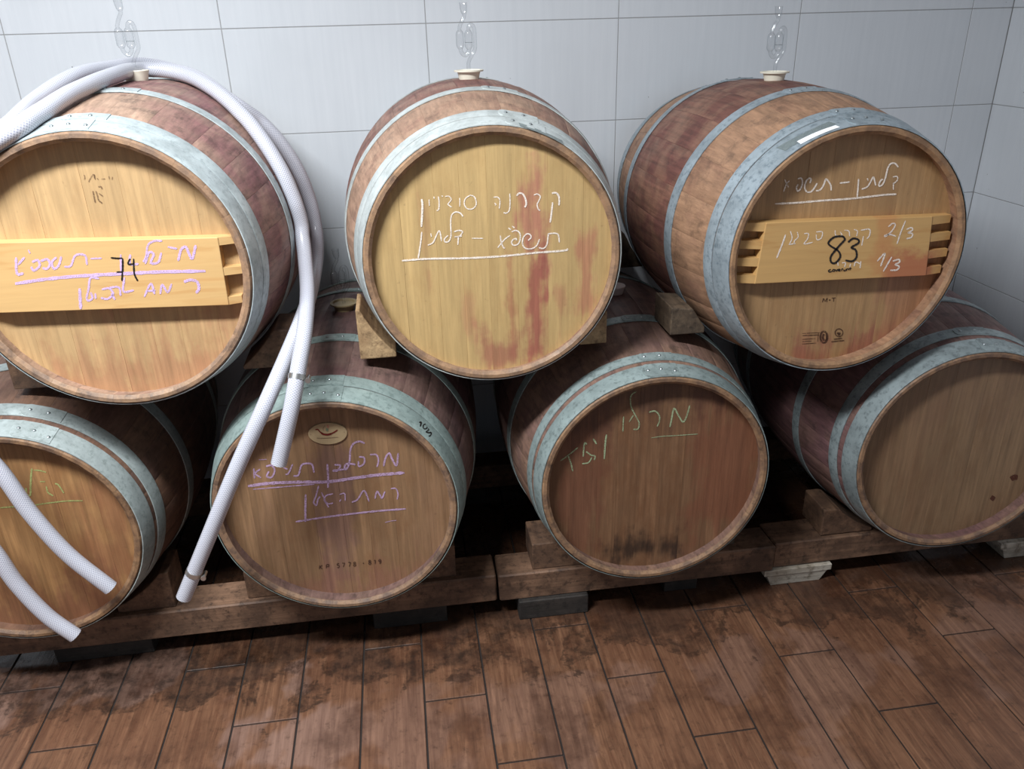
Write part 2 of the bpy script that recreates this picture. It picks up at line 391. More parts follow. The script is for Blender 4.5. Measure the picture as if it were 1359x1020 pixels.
# ------------------------------------------------------------------ barrels
L = .95
class Barrel: pass
def make_barrel(key, label, x, y, z, yaw, Rh=.285, Rb=.352, recess=.04, staves=None, head=None, hoops=None, hoop_m=None, boards=8, lap=None, seed=1, nst=26):
    rnd = random.Random(seed)
    B = Barrel(); B.key = key; B.Rh, B.Rb, B.rec = Rh, Rb, recess
    ax = np.array([math.sin(yaw), math.cos(yaw), 0]); fc = np.array([x, y, z])
    B.c = fc; B.ax = ax; base = fc+ax*L/2-np.array([0, 0, Rb])
    root = empty('wine_barrel', tuple(base), -yaw); tag(root, label, 'barrel', 'wine barrels in two stacked rows')
    B.root = root; B.Minv = np.array((Matrix.Translation(Vector(base)) @ Matrix.Rotation(-yaw, 4, 'Z')).inverted())
    B.M = np.array(Matrix.Translation(Vector(base)) @ Matrix.Rotation(-yaw, 4, 'Z'))
    r = B.r = lambda d: Rb-(Rb-Rh)*(2*d/L-1)**2
    # staves
    wts = [rnd.uniform(.75, 1.25) for _ in range(nst)]; tot = sum(wts); a = PI/2-wts[0]/tot*PI
    th_st = .019
    ds = [0, .006]+[.006+(L-.012)*k/15 for k in range(1, 15)]+[L-.006, L]
    for w_ in wts:
        da = w_/tot*2*PI; a0, a1 = a, a+da; a = a1; gap = .00012/Rb; V = []; F = []
        dr = rnd.uniform(-.0007, .0005)
        for d in ds:
            R = r(d)+dr*math.sin(PI*min(1, max(0, (d-.1)/(L-.2))))
            end = d in (ds[0], ds[-1])
            Ro = R-(.003 if end else 0)
            ri = R-(.0105 if end else th_st)
            for f, dd in ((0, .0007), (.035, 0), (.35, 0), (.65, 0), (.965, 0), (1, .0007)):
                an = a0+gap+(da-2*gap)*f; V.append((-(Ro-dd)*math.cos(an), d-L/2, Rb+(Ro-dd)*math.sin(an)))
            for f in (1, .5, 0):
                an = a0+gap+(da-2*gap)*f; V.append((-ri*math.cos(an), d-L/2, Rb+ri*math.sin(an)))
        n = 9
        for i in range(len(ds)-1):
            for k in range(n): F.append((i*n+k, i*n+(k+1) % n, (i+1)*n+(k+1) % n, (i+1)*n+k))
        F.append(tuple(range(n))); F.append(tuple((len(ds)-1)*n+k for k in range(n))[::-1])
        mesh_obj('stave', V, F, staves, root, 35)
    # head boards, front and rear
    hr = r(recess)-th_st+.0015
    for side in (-1, 1):
        ws = [rnd.uniform(.75, 1.25) for _ in range(boards)]; s = sum(ws); xx = -hr
        yf = side*(L/2-(recess if side < 0 else .04)); yb = yf-side*.022
        for w_ in ws:
            x0, x1 = xx+.00004, xx+w_/s*2*hr-.00004; xx += w_/s*2*hr; out = []
            def arc(lo, hi, sg): return [(u, sg*math.sqrt(max(0, hr*hr-u*u))) for u in np.linspace(lo, hi, 10)]
            pts = arc(x0, x1, -1)+arc(x1, x0, 1)
            cx = (x0+x1)/2; hw = (x1-x0)/2
            ins = [(cx+(px-cx)*(1-.00035/hw), pz*.999) for px, pz in pts]
            dy = rnd.uniform(-.0003, .0003)
            V = [(px, yf+dy, Rb+pz) for px, pz in ins]+[(px, yf+dy-side*.0004, Rb+pz) for px, pz in pts]+[(px, yb, Rb+pz) for px, pz in pts]
            n = len(pts); F = [tuple(range(n)), tuple(2*n+k for k in range(n))[::-1]]
            for q in (0, 1):
                for k in range(n): F.append((q*n+k, q*n+(k+1) % n, (q+1)*n+(k+1) % n, (q+1)*n+k))
            mesh_obj('head_board', V, F, head, root)
    # hoops with riveted laps
    lap = lap or [80, 84, 78, 90, 88, 86]
    allh = [(h0, h1, lap[i % len(lap)]) for i, (h0, h1) in enumerate(hoops)]+[(L-h1, L-h0, lap[(i+3) % len(lap)]) for i, (h0, h1) in enumerate(hoops)]
    for (h0, h1, lp) in allh:
        seg = 88; V = []; F = []; n = 6
        sec = [(h0, .0002), (h0, .0022), (h0+.004, .0030), (h1-.004, .0030), (h1, .0022), (h1, .0002)]
        for k in range(seg):
            an = 2*PI*k/seg
            for d, o in sec:
                R = r(d)+o+.0006; V.append((R*math.cos(an), d-L/2, Rb+R*math.sin(an)))
        for k in range(seg):
            q = (k+1) % seg
            for j in range(n-1): F.append((k*n+j, k*n+j+1, q*n+j+1, q*n+j))
        hp = mesh_obj('hoop', V, F, hoop_m, root, 40)
        # lapped end: a tongue of the band with a rounded tip, riveted down
        a0 = math.radians(lp); wl = .085/r((h0+h1)/2); V = []; F = []
        tip = [(0, .30), (.03, .12), (.09, .03), (.15, 0), (.6, 0), (1.0, 0)]
        for f, cut in tip:
            for j, u in enumerate((cut, 1-cut)):
                d = h0+.001+(h1-h0-.002)*u; R = r(d)+.0050; an = a0-wl*f
                V.append((R*math.cos(an), d-L/2, Rb+R*math.sin(an)))
        m = len(tip)
        for f, cut in tip:
            for u in (cut, 1-cut):
                d = h0+.001+(h1-h0-.002)*u; R = r(d)+.0030; an = a0-wl*f
                V.append((R*math.cos(an), d-L/2, Rb+R*math.sin(an)))
        for i in range(m-1):
            F.append((2*i, 2*i+1, 2*i+3, 2*i+2))
            for j in (0, 1): F.append((2*i+j, 2*i+2+j, 2*m+2*i+2+j, 2*m+2*i+j))
        F.append((0, 1, 2*m+1, 2*m)); F.append((2*m-2, 2*m-1, 4*m-1, 4*m-2))
        mesh_obj('hoop_lap', V, F, hoop_m, hp)
        wide = h1-h0 > .044
        spots = [(.18, .5), (.62, .5)] if not wide else [(.16, .5), (.52, .5), (.9, .35)]
        for f, u in spots:
            d = h0+(h1-h0)*u; R = r(d)+.0048; an = a0-wl*f
            nrm = np.array([math.cos(an), 0, math.sin(an)]); tg = np.array([-math.sin(an), 0, math.cos(an)]); yy = np.array([0, 1., 0])
            p0 = np.array([R*math.cos(an), d-L/2, Rb+R*math.sin(an)]); V = []; F = []
            for rr, hh in ((.0042, 0), (.0034, .0016), (.0018, .0025)):
                for k in range(8): q = 2*PI*k/8; V.append(p0+nrm*hh+rr*(math.cos(q)*tg+math.sin(q)*yy))
            for i in range(2):
                for k in range(8): F.append((i*8+k, i*8+(k+1) % 8, i*8+8+(k+1) % 8, i*8+8+k))
            F.append(tuple(range(16, 24))); mesh_obj('rivet', V, F, MT['rivet'], hp, 60)
    def plane_hit(px, dd):
        """pixel to the plane dd behind the barrel's front rim, in barrel coordinates"""
        d = ray(px); t = ((fc+ax*dd-CAM)@ax)/(d@ax); P = CAM+t*d; q = B.Minv@np.append(P, 1); return q[:3]
    def skin_hit(px, off=.0045):
        d = ray(px); o = B.Minv[:3, :3]@d; p0 = (B.Minv@np.append(CAM, 1))[:3]; lo = None
        for t in np.arange(1.2, 3.2, .004):
            P = p0+o*t; dd = P[1]+L/2
            if 0 <= dd <= L and math.hypot(P[0], P[2]-Rb) <= r(dd)+off:
                a_, b_ = t-.004, t
                for _ in range(14):
                    m_ = (a_+b_)/2; P = p0+o*m_; dd = P[1]+L/2
                    if dd >= 0 and math.hypot(P[0], P[2]-Rb) <= r(dd)+off: b_ = m_
                    else: a_ = m_
                return p0+o*b_
        return None
    B.plane_hit, B.skin_hit = plane_hit, skin_hit
    return B

def strokes(B, name, crop, polys, mat, fn, parent=None, label=None, n=6):
    """crop = (x0, y0, scale); polys = [(width, [points])] traced in that crop; fn maps a photo pixel to the surface"""
    V = []; F = []; ox, oy, sc = crop
    for wd, pts in polys:
        P = catmull([(ox+px*sc, oy+py*sc) for px, py in pts], n); hw = wd*sc/2; m = len(P); st = len(V); ok = True; loc = []
        for i in range(m):
            t = P[min(i+1, m-1)]-P[max(i-1, 0)]; t = t/(np.linalg.norm(t)+1e-9); nn = np.array([-t[1], t[0]])
            hw2 = hw*(1.25 if mat is MT['lilac'] else 1.0); e = hw2*(.6 if i in (0, m-1) else 1.0)*(1+.18*math.sin(i*2.7+wd))
            for sgn in (-1, 1):
                q = fn(P[i]+nn*e*sgn)
                if q is None: ok = False; break
                loc.append(q)
            if not ok: break
        if not ok: continue
        V += loc
        for i in range(m-1): F.append((st+2*i, st+2*i+1, st+2*i+3, st+2*i+2))
    o = mesh_obj(name, V, F, mat, parent or B.root)
    if label: o['label'] = label
    return o
def poly_fill(B, name, pts, mat, fn, parent=None, label=None):
    o = mesh_obj(name, [fn(p) for p in pts], [tuple(range(len(pts)))], mat, parent or B.root)
    if label: o['label'] = label
    return o
def ellipse(cx, cy, rx, ry, n=24, ph=0): return [(cx+rx*math.cos(2*PI*k/n+ph), cy+ry*math.sin(2*PI*k/n+ph)) for k in range(n+1)]

def local_px(pos, yaw, Rb, rec, px):
    """photo pixel to barrel coordinates (x, z) on the head, before the barrel exists"""
    ax = np.array([math.sin(yaw), math.cos(yaw), 0]); fc = np.array(pos); d = ray(px)
    P = CAM+d*(((fc+ax*rec-CAM)@ax)/(d@ax)); q = P-fc; return float(q@np.array([math.cos(yaw), -math.sin(yaw), 0])), float(q[2]+Rb)
def stain_px(spec, pos, yaw, Rb, rec):
    out = []
    for (x0, y0, x1, y1, c, st, soft) in spec:
        a = local_px(pos, yaw, Rb, rec, (x0, y0)); b = local_px(pos, yaw, Rb, rec, (x1, y1))
        out.append((min(a[0], b[0]), max(a[0], b[0]), min(a[1], b[1]), max(a[1], b[1]), c, st, soft))
    return out

ZO = .17
SP = dict(A=((-.7064, -1.0166, .9162+ZO), .0045, .280, .3425, .042), B=((.0800, -.9856, .8911+ZO), .0126, .280, .3425, .024),
          C=((.8813, -1.0282, .8644+ZO), .0, .280, .3425, .046), D=((-1.056, -.993, .298+ZO), -.012, .275, .340, .036),
          E=((-.3227, -1.0110, .3106+ZO), .075, .288, .345, .046), F=((.4630, -1.0230, .3080+ZO), .0165, .288, .345, .036),
          G=((1.2976, -1.0230, .3015+ZO), .055, .288, .345, .040))
H = dict(
    A=([(.004, .052), (.055, .088), (.262, .296)], hoop_mat('hoop_zinc_pale', S(184, 199, 201), S(128, 140, 142), .35)),
    B=([(.004, .046), (.051, .086), (.258, .292)], hoop_mat('hoop_zinc_aqua', S(190, 200, 198), S(142, 148, 144), .3)),
    C=([(.003, .062), (.066, .098), (.258, .296)], hoop_mat('hoop_zinc_blue', S(158, 176, 186), S(104, 118, 126), .5, .3)),
    D=([(.003, .056), (.072, .112), (.262, .300)], hoop_mat('hoop_zinc_green_grey', S(168, 182, 180), S(120, 130, 126), .45)),
    E=([(.003, .056), (.060, .098), (.262, .296)], hoop_mat('hoop_zinc_verdigris', S(146, 170, 164), S(100, 116, 112), .45)),
    F=([(.003, .052), (.068, .098), (.262, .296)], hoop_mat('hoop_zinc_dull', S(142, 162, 160), S(92, 102, 100), .5)),
    G=([(.003, .058), (.078, .112), (.262, .296)], hoop_mat('hoop_zinc_slate', S(140, 156, 158), S(90, 98, 100), .5)))
RED = S(140, 62, 50); PINK = S(176, 104, 78); PURP = S(112, 74, 74); BRN = S(84, 50, 32)
STN = dict(
    A=[(60, 470, 330, 560, S(168, 98, 62), .5, .03)],
    B=[(690, 230, 722, 345, S(176, 96, 78), .75, .022), (701, 330, 722, 475, S(160, 74, 60), .85, .012), (674, 335, 684, 470, S(170, 96, 60), .7, .012),
       (768, 318, 786, 410, S(184, 108, 74), .7, .012), (642, 452, 690, 490, S(164, 88, 66), .7, .016), (612, 400, 626, 440, S(186, 124, 76), .5, .012), (740, 380, 748, 450, S(176, 108, 70), .6, .010), (562, 280, 572, 380, S(172, 116, 66), .5, .010)],
    C=[(1060, 455, 1200, 490, S(150, 76, 54), .75, .025), (1180, 330, 1230, 460, S(160, 96, 66), .5, .03)],
    D=[(-40, 790, 170, 850, S(120, 60, 42), .55, .03), (90, 660, 200, 790, S(138, 78, 42), .5, .05)],
    E=[(415, 600, 480, 770, PURP, .5, .03), (330, 560, 380, 760, S(150, 108, 74), .4, .04), (560, 640, 600, 770, S(150, 108, 70), .5, .03), (380, 770, 560, 800, S(140, 84, 62), .5, .03)],
    F=[(740, 550, 800, 740, S(110, 58, 34), .6, .03), (930, 530, 1000, 700, S(128, 70, 38), .7, .035), (800, 722, 900, 730, S(48, 32, 22), .9, .018), (760, 505, 960, 540, S(78, 48, 34), .7, .03)],
    G=[(1160, 560, 1220, 690, S(132, 92, 58), .35, .05), (1250, 480, 1360, 540, S(128, 92, 64), .4, .04)])
HC = dict(A=(S(196, 155, 94), .55), B=(S(200, 162, 90), .5), C=(S(178, 134, 76), .65), D=(S(176, 124, 60), 1.0), E=(S(152, 111, 68), 1.05), F=(S(136, 94, 56), 1.15), G=(S(144, 110, 72), .85))
SM = dict(
    A=stave_mat('staves_a', S(180, 142, 114), S(140, 82, 84), .72, .12, .62, .4, .45), B=stave_mat('staves_b', S(178, 136, 104), S(132, 76, 64), .75, .06, .55, .4, .35),
    C=stave_mat('staves_c', S(176, 128, 88), S(118, 62, 48), .85, .05, .15, .15, .3), D=stave_mat('staves_d', S(132, 92, 66), S(98, 60, 50), .5, .3, .1, .3, .5),
    E=stave_mat('staves_e', S(142, 110, 94), S(104, 64, 62), .8, .55, .1, .4, .5), F=stave_mat('staves_f', S(144, 106, 82), S(112, 72, 68), .8, .4, -.1, .4, .5),
    G=stave_mat('staves_g', S(138, 102, 84), S(112, 68, 70), .9, .65, 0, .4, .45))
LB = dict(
    A='golden oak barrel with two braided hoses slung over it and a crossbar marked 74',
    B='oak barrel with white chalk writing and red wine streaks on its plain golden head',
    C='oak barrel with a notched crossbar marked 83 and a white sticker on its hoop',
    D='oak barrel with an amber head, green chalk and hose ends hanging in front',
    E='oak barrel with lilac chalk lettering and an oval plaque on its brown head',
    F='dark-headed oak barrel with pale green chalk letters and a wine-stained lower edge',
    G='oak barrel with an unmarked dull brown head standing by the side wall')
BR = {}
LAPS = dict(A=[101, 97, 95], B=[83, 85, 88], C=[97, 99, 101], D=[78, 78, 90], E=[98, 98, 96], F=[98, 97, 95], G=[92, 97, 95])
for i, k in enumerate('ABCDEFG'):
    pos, yaw, Rh, Rb, rec = SP[k]
    hm = head_mat('head_'+k.lower(), HC[k][0], stain_px(STN[k], pos, yaw, Rb, rec), HC[k][1])
    BR[k] = make_barrel(k, LB[k], *pos, yaw, Rh, Rb, rec, SM[k], hm, H[k][0], H[k][1], boards=7+i % 3, lap=LAPS[k]*2, seed=11+i)

# --- crossbars (A and C)
def crossbar(B, depth, thick, faceR_top, faceR_bot, z_top, z_bot, nf, tilt, mat, label):
    """board lying on the head between the staves, comb fingers at both ends reaching to the rim"""
    yb = -L/2+depth+thick+.001; yf = -L/2+depth; Rb = B.Rb
    def rz(x, z): return z+tilt*x
    def rim(z): return math.sqrt(max(.01, (B.r(.02)-.0225)**2-(z-Rb)**2))
    V = []
    for y, b in ((yf, .0), (yb, 0)):
        V += [(-faceR_top, y, rz(-faceR_top, z_top)), (faceR_top, y, rz(faceR_top, z_top)), (faceR_bot, y, rz(faceR_bot, z_bot)), (-faceR_bot, y, rz(-faceR_bot, z_bot))]
    F = [(0, 1, 2, 3), (7, 6, 5, 4), (0, 4, 5, 1), (1, 5, 6, 2), (2, 6, 7, 3), (3, 7, 4, 0)]
    bar = mesh_obj('crossbar', V, F, mat, B.root); bar['label'] = label
    mb = bar.modifiers.new('bevel', 'BEVEL'); mb.width = .0015; mb.segments = 2
    hgt = z_top-z_bot; fh = hgt*(.145 if nf == 4 else .12)
    for s in (-1, 1):
        for j in range(nf):
            zt = z_top-(hgt-fh)*j/(nf-1); zb = zt-fh; f = (z_top-zt)/hgt
            xr = faceR_top+(faceR_bot-faceR_top)*f; x0 = s*(xr-.004); x1 = s*(min(rim(rz(s*.26, zt)), rim(rz(s*.26, zb)))-.001)
            if abs(x1) < abs(x0)+.008: x1 = x0+s*.008
            ya = yf+.0008; yt = yf+thick*.35
            V = [(x0, ya, rz(x0, zt-.0003)), (x1, yt, rz(x1, zt-.0003)), (x1, yt, rz(x1, zb+.002)), (x0, ya, rz(x0, zb+.0003)),
                 (x0, yb, rz(x0, zt-.0003)), (x1, yb, rz(x1, zt-.0003)), (x1, yb, rz(x1, zb+.002)), (x0, yb, rz(x0, zb+.0003))]
            mesh_obj('finger', V, F, mat, bar)
    return bar
CB = BR['C']; cdep = .016; cthk = CB.rec-cdep-.001
T3 = (960, 270, .2281)
def P3(x, y): return (T3[0]+x*T3[2], T3[1]+y*T3[2])
tl, tr, bl, br = [CB.plane_hit(P3(*q), cdep) for q in ((190, 115), (1215, 75), (145, 470), (1150, 420))]
tilt = float((tr[2]-tl[2])/(tr[0]-tl[0])); print('C bar', tl, tr, bl, br)
zt = float((tl[2]+tr[2])/2-tilt*(tl[0]+tr[0])/2); zb = float((bl[2]+br[2])/2-tilt*(bl[0]+br[0])/2)
crossbar(CB, cdep, cthk, .199, .211, zt, zb, 4, tilt, bar_mat('crossbar_pine_c', S(196, 156, 100), [(.10, .24, zb-.02, zb+.055, S(168, 92, 66), .75, .02), (.07, .11, zb, zt, S(188, 124, 78), .5, .012)]),
         'pine crossbar with comb-cut ends and number 83')
AB = BR['A']; adep = .014; athk = AB.rec-adep-.001
tr, br_, tm, bm_ = [AB.plane_hit(q, adep) for q in ((289, 315), (304, 405), (60, 320.5), (60, 413))]
tilt_a = float((tr[2]-tm[2])/(tr[0]-tm[0])); zta = float(tr[2]-tilt_a*tr[0]); zba = float((br_[2]+bm_[2])/2-tilt_a*(br_[0]+bm_[0])/2)
print('A bar', tr, br_, tm, bm_)
crossbar(AB, adep, athk, float(tr[0]), float(br_[0]), zta, zba, 3, tilt_a, bar_mat('crossbar_pine_a', S(202, 164, 110)), 'pine crossbar with comb-cut ends and number 74')

# ------------------------------------------------------------------ hoses
def hose(label, pts, r, clamp=None, fit=None):
    """pts run through space from one cut end to the other"""
    path = catmull(pts, 10)
    A_ = BR['A']
    for i, p in enumerate(path):                 # rest on the barrel instead of sinking into it
        q = np.array(p)-A_.c; d = q@A_.ax; v = q-d*A_.ax; rad = np.linalg.norm(v); need = A_.r(min(max(d, 0), L))+r+.0035
        if -.01 < d < L and rad < need: path[i] = A_.c+d*A_.ax+v/rad*need
    root = empty('braided_hose', tuple(path[-1])); tag(root, label, 'hose', 'braided hoses slung over a barrel'); off = np.array(path[-1])
    path = [p-off for p in path]
    rad = [r]*len(path)
    # hollow ends: the tube turns inward at both ends
    def lip(p, q):
        d = (p-q)/np.linalg.norm(p-q); return [p, p-d*.0002, p-d*.03]
    e0 = lip(path[0], path[1]); e1 = lip(path[-1], path[-2])
    full = [e0[2], e0[1]]+path+[e1[1], e1[2]]; rr = [r*.72, r*.76]+rad+[r*.76, r*.72]
    t = tube('tube', path, rad, MT['hose'], root, 18, False, True)
    for e, a in ((path[0], path[1]), (path[-1], path[-2])):
        d = (e-a)/np.linalg.norm(e-a); fr = frames([a, e])[1]; V = []; F = []
        for rr_, back in ((r, 0), (r*.74, -.0003), (r*.70, .03)):
            for k in range(18):
                q = 2*PI*k/18; V.append(e-d*back+rr_*(math.cos(q)*fr[1]+math.sin(q)*fr[2]))
        for i in range(2):
            for k in range(18): F.append((i*18+k, i*18+(k+1) % 18, i*18+18+(k+1) % 18, i*18+18+k))
        F.append(tuple(range(36, 54))); mesh_obj('tube_end', V, F, MT['fitting'], root, 40)
    if clamp:
        P = np.array(path); D = np.cumsum(np.r_[0, np.linalg.norm(np.diff(P, axis=0), axis=1)]); s0 = D[-1]-clamp
        at = lambda s: np.array([np.interp(s, D, P[:, k]) for k in range(3)])
        c0, c1 = at(s0-.006), at(s0+.006); d = (c1-c0)/np.linalg.norm(c1-c0)
        band = tube('hose_clamp', [c0, c0+d*.0005, c1-d*.0005, c1], [r, r+.0014, r+.0014, r], MT['steel'], root, 20, False)
        sx = np.cross(d, np.array([0, 1., 0])); sx /= np.linalg.norm(sx); sx *= fit or 1
        pc = (c0+c1)/2+sx*(r+.007)
        tube('clamp_screw', [pc+np.array([0, -.016, .002]), pc+np.array([0, -.012, .002]), pc+np.array([0, -.0115, .002]), pc+np.array([0, .012, 0])], [.006, .006, .0042, .0042], MT['steel'], band, 10)
    return root
HR = .0172
def W(px, y):
    p = at_y(px, y); k = .98246 if y > -1.0 else 1.0
    return tuple(CAM+k*(p-CAM))
h1 = [W((147, 780), -1.052), W((90, 735), -1.052), W((40, 680), -1.052), W((0, 625), -1.05), (-1.06, -1.045, .82), (-1.085, -1.0, .95), (-1.065, -.96, 1.10), (-1.0, -.94, 1.25),
      W((6, 174), -.92), W((50, 132), -.77), W((100, 101), -.64), W((150, 90), -.50), W((190, 86), -.41), W((240, 97), -.40), W((300, 130), -.55), W((345, 162), -.53),
      W((372, 190), -.52), W((396, 228), -.51), W((412, 268), -.50), W((420, 310), -.52), W((420, 345), -.60), W((412, 388), -.76), W((398, 430), -.91), W((378, 478), -1.0), W((352, 537), -1.065), W((318, 612), -1.09), W((285, 692), -1.10), W((244, 792), -1.10)]
h2 = [W((100, 843), -1.056), W((62, 816), -1.056), W((22, 774), -1.056), W((-16, 722), -1.056), (-1.145, -1.055, .66), (-1.175, -1.05, .82), (-1.155, -1.02, .98), (-1.09, -1.03, 1.12), (-1.01, -1.02, 1.24),
      W((6, 191), -.985), W((50, 153), -.92), W((100, 121), -.79), W((150, 103), -.63), W((180, 97), -.475), W((212, 97), -.445), W((245, 103), -.46), W((280, 121), -.53), W((320, 151), -.605),
      W((350, 188), -.65), W((376, 231), -.675), W((391, 268), -.68), W((400, 305), -.68), W((405, 345), -.73), W((408, 390), -.84), W((404, 440), -.97), W((395, 495), -1.06), W((386, 545), -1.09), W((370, 615), -1.10)]
hose('long braided white hose over the barrel, reaching down to the floor beam', h1, HR, .075, 1)
hose('shorter braided white hose over the barrel, its clamped end above the oval plaque', h2, HR, .20, 1)

# ------------------------------------------------------------------ bungs and airlocks
def skin_top(k, d=.475):
    B = BR[k]; q = B.M@np.array([0, d-L/2, B.Rb+B.r(d), 1]); return q[:3]
def bung(k, label, mat, flange=True):
    p = skin_top(k)
    prof = [(.022, -.008), (.0255, .001), (.028, .012), (.0295, .016)]
    if flange: prof += [(.037, .017), (.0375, .0205), (.030, .021), (.027, .0165)]
    else: prof += [(.031, .020), (.030, .0215), (.026, .0205)]
    o = lathe('barrel_bung', prof, mat, None); o.location = tuple(p); tag(o, label, 'bung', 'bungs on the barrels'); return p
def airlock(k, p, label, s=.87, rz=0):
    root = empty('airlock', (p[0], p[1], p[2]+.017), rz); tag(root, label, 'airlock', 'bubbler airlocks')
    q = 1/9.275/505*s
    def P(x, y, dy=0): return np.array([(x-372)*q, dy, (850-y)*q*1.02])
    path = catmull([P(372, 880), P(372, 800), P(376, 735), P(420, 655), P(468, 580), P(472, 480), P(470, 350), P(452, 298), P(425, 285), P(398, 305), P(387, 345)], 6)
    tube('stem_tube', path, 24*q, MT['clear'], root, 12, False)
    def bulb(cx, y0, y1, r, nm):
        pr = [(24*q, 0), (r*q*.75, 14*q), (r*q, 40*q), (r*q, (y1-y0-40)*q), (r*q*.75, (y1-y0-14)*q), (24*q, (y1-y0)*q)]
        V = [P(cx, y1-z/q/1.0)+np.array([0, 0, 0]) for r_, z in pr]
        return tube(nm, V, [r_ for r_, z in pr], MT['clear'], root, 16, False)
    b1 = bulb(387, 345, 580, 52, 'bulb'); b2 = bulb(272, 345, 575, 52, 'bulb')
    path = catmull([P(387, 575), P(378, 610), P(345, 645), P(310, 640), P(285, 610), P(272, 570)], 6)
    tube('bend_tube', path, 26*q, MT['clear'], root, 12, False)
    path = catmull([P(272, 350), P(272, 320), P(300, 255), P(340, 190), P(345, 155)], 6)
    tube('neck_tube', path, 24*q, MT['clear'], root, 12, False)
    tube('cup', [P(345, 160), P(343, 135), P(338, 90), P(335, 28), P(335, 22)], [26*q, 40*q, 46*q, 50*q, 53*q], MT['clear'], root, 16, False)
    tube('water_ring', [P(387, 500), P(387, 494)], [50*q, 50*q], MT['scuff'], b1, 16, False)
pA = bung('A', 'cream silicone bung in the barrel under the slung hoses', MT['silicone'], False)
pB = bung('B', 'white flanged bung in the barrel with red wine streaks', MT['silicone'])
pC = bung('C', 'cream flanged bung in the barrel with the sticker on its hoop', MT['silicone'])
pE = bung('E', 'shade-darkened bung in the barrel beneath, between two upper barrels', MT['bung_dim'])
pF = bung('F', 'pinkish bung without airlock, mostly hidden behind the streaked barrel', MT['pinkbung'], False)
airlock('A', pA, 'clear S-shaped airlock rising above the slung hoses')
airlock('B', pB, 'clear S-shaped airlock on the barrel with red wine streaks')
airlock('C', pC, 'clear S-shaped airlock on the barrel with the sticker on its hoop')
airlock('E', pE, 'clear airlock standing in shade between two upper barrels', .84)

# ------------------------------------------------------------------ wedges, beams, supports
def prism(name, bot, top, y0, y1, mat, label, cat='block', group=None, bev=.003):
    """bot/top: lists of (x, z); extruded from y0 to y1"""
    prof = bot+top[::-1]; c = np.mean(np.array(prof), axis=0); n = len(prof)
    base = np.array([c[0], (y0+y1)/2, min(z for _, z in bot)])
    V = [np.array([x, y0, z])-base for x, z in prof]+[np.array([x, y1, z])-base for x, z in prof]
    F = [tuple(range(n)), tuple(n+k for k in range(n))[::-1]]+[(k, (k+1) % n, n+(k+1) % n, n+k) for k in range(n)]
    o = mesh_obj(name, V, F, mat); o.location = tuple(base); tag(o, label, cat, group)
    m = o.modifiers.new('bevel', 'BEVEL'); m.width = bev; m.segments = 2; m.limit_method = 'ANGLE'; m.angle_limit = math.radians(35)
    return o
def circ_at(k, y0, y1):
    B = BR[k]; best = 0
    for y in np.linspace(y0, y1, 9):
        d = (y-B.c[1])/B.ax[1]; rr = B.r(min(max(d, 0), L))
        best = max(best, rr)
    ym = (y0+y1)/2; d = (ym-B.c[1])/B.ax[1]; return B.c[0]+B.ax[0]*d, B.c[2], best+.0055
def crevice(lo, up, x0, x1, y0, y1, cap, mat, label, slope=0.0):
    lx, lz, lr = circ_at(lo, y0, y1); ux, uz, ur = circ_at(up, y0, y1); bot = []; top = []; xs = np.linspace(x0, x1, 14)
    b = max(lz+math.sqrt(max(0, lr*lr-(x-lx)**2)) for x in xs)        # flat sole resting on the crown of the lower barrel
    for x in xs:
        t = cap+slope*(x-x0)
        if abs(x-ux) < ur: t = min(t, uz-math.sqrt(ur*ur-(x-ux)**2))
        if t-b < .006: continue
        bot.append((x, b)); top.append((x, t))
    bot = [bot[0], bot[-1]]
    return prism('wedge_block', bot, top, y0, y1, mat, label, 'block', 'wedge blocks between the barrel rows')
crevice('E', 'A', -.505, -.388, -.88, -.76, .905, MT['wedge'], 'brown wedge block under the crossbar-74 barrel, next to the hanging hoses', -.05)
crevice('E', 'B', -.235, -.112, -.88, -.75, .935, MT['wedge_l'], 'light wooden wedge block under the streaked barrel, close to the shaded airlock', -.05)
crevice('F', 'B', .285, .366, -.87, -.76, .885, MT['wedge_l'], 'pale wedge block under the streaked barrel, on the dark-headed barrel')
crevice('F', 'C', .525, .67, -.88, -.75, .885, MT['wedge_d'], 'dark chipped wedge block wedged under the crossbar-83 barrel', -.12)
crevice('F', 'C', .50, .64, -.26, -.15, .92, MT['wedge_d'], 'shaded rear wedge block near the tiled wall, under the crossbar-83 barrel')
crevice('D', 'A', -1.02, -.90, -.86, -.76, .90, MT['wedge'], 'shadowed wedge block on the amber-headed barrel, below the crossbar-74 barrel')
crevice('G', 'C', 1.02, 1.16, -.87, -.76, .90, MT['wedge_d'], 'wedge block on the unmarked barrel, below the crossbar-83 barrel')

BT = .148   # top of the beams
def chock(k, x0, x1, y0, y1, cap, mat, label, slope=0.0):
    cx, cz, cr = circ_at(k, y0, y1); bot = []; top = []
    for x in np.linspace(x0, x1, 14):
        t = cap+slope*(x-x0)
        if abs(x-cx) < cr: t = min(t, cz-math.sqrt(cr*cr-(x-cx)**2))
        if t-BT < .006: continue
        bot.append((x, BT)); top.append((x, t))
    return prism('chock_block', bot, top, y0, y1, mat, label, 'block', 'chock blocks on the floor beams')
chock('D', -.93, -.785, -.875, -.77, .245, MT['wedge'], 'rough chock block beside the amber-headed barrel', .1)
chock('E', -.60, -.50, -.875, -.77, .235, MT['wedge'], 'shadowed chock block behind the long hose end, under the plaque barrel')
chock('E', -.16, -.042, -.875, -.78, .25, MT['wedge'], 'chock block under the plaque barrel, near the beam joint')
chock('F', .168, .31, -.885, -.77, .232, MT['wedge'], 'square chock block under the dark-headed barrel, near the beam joint')
chock('F', .62, .76, -.87, -.77, .24, MT['wedge_d'], 'chock block under the dark-headed barrel, facing the unmarked barrel')
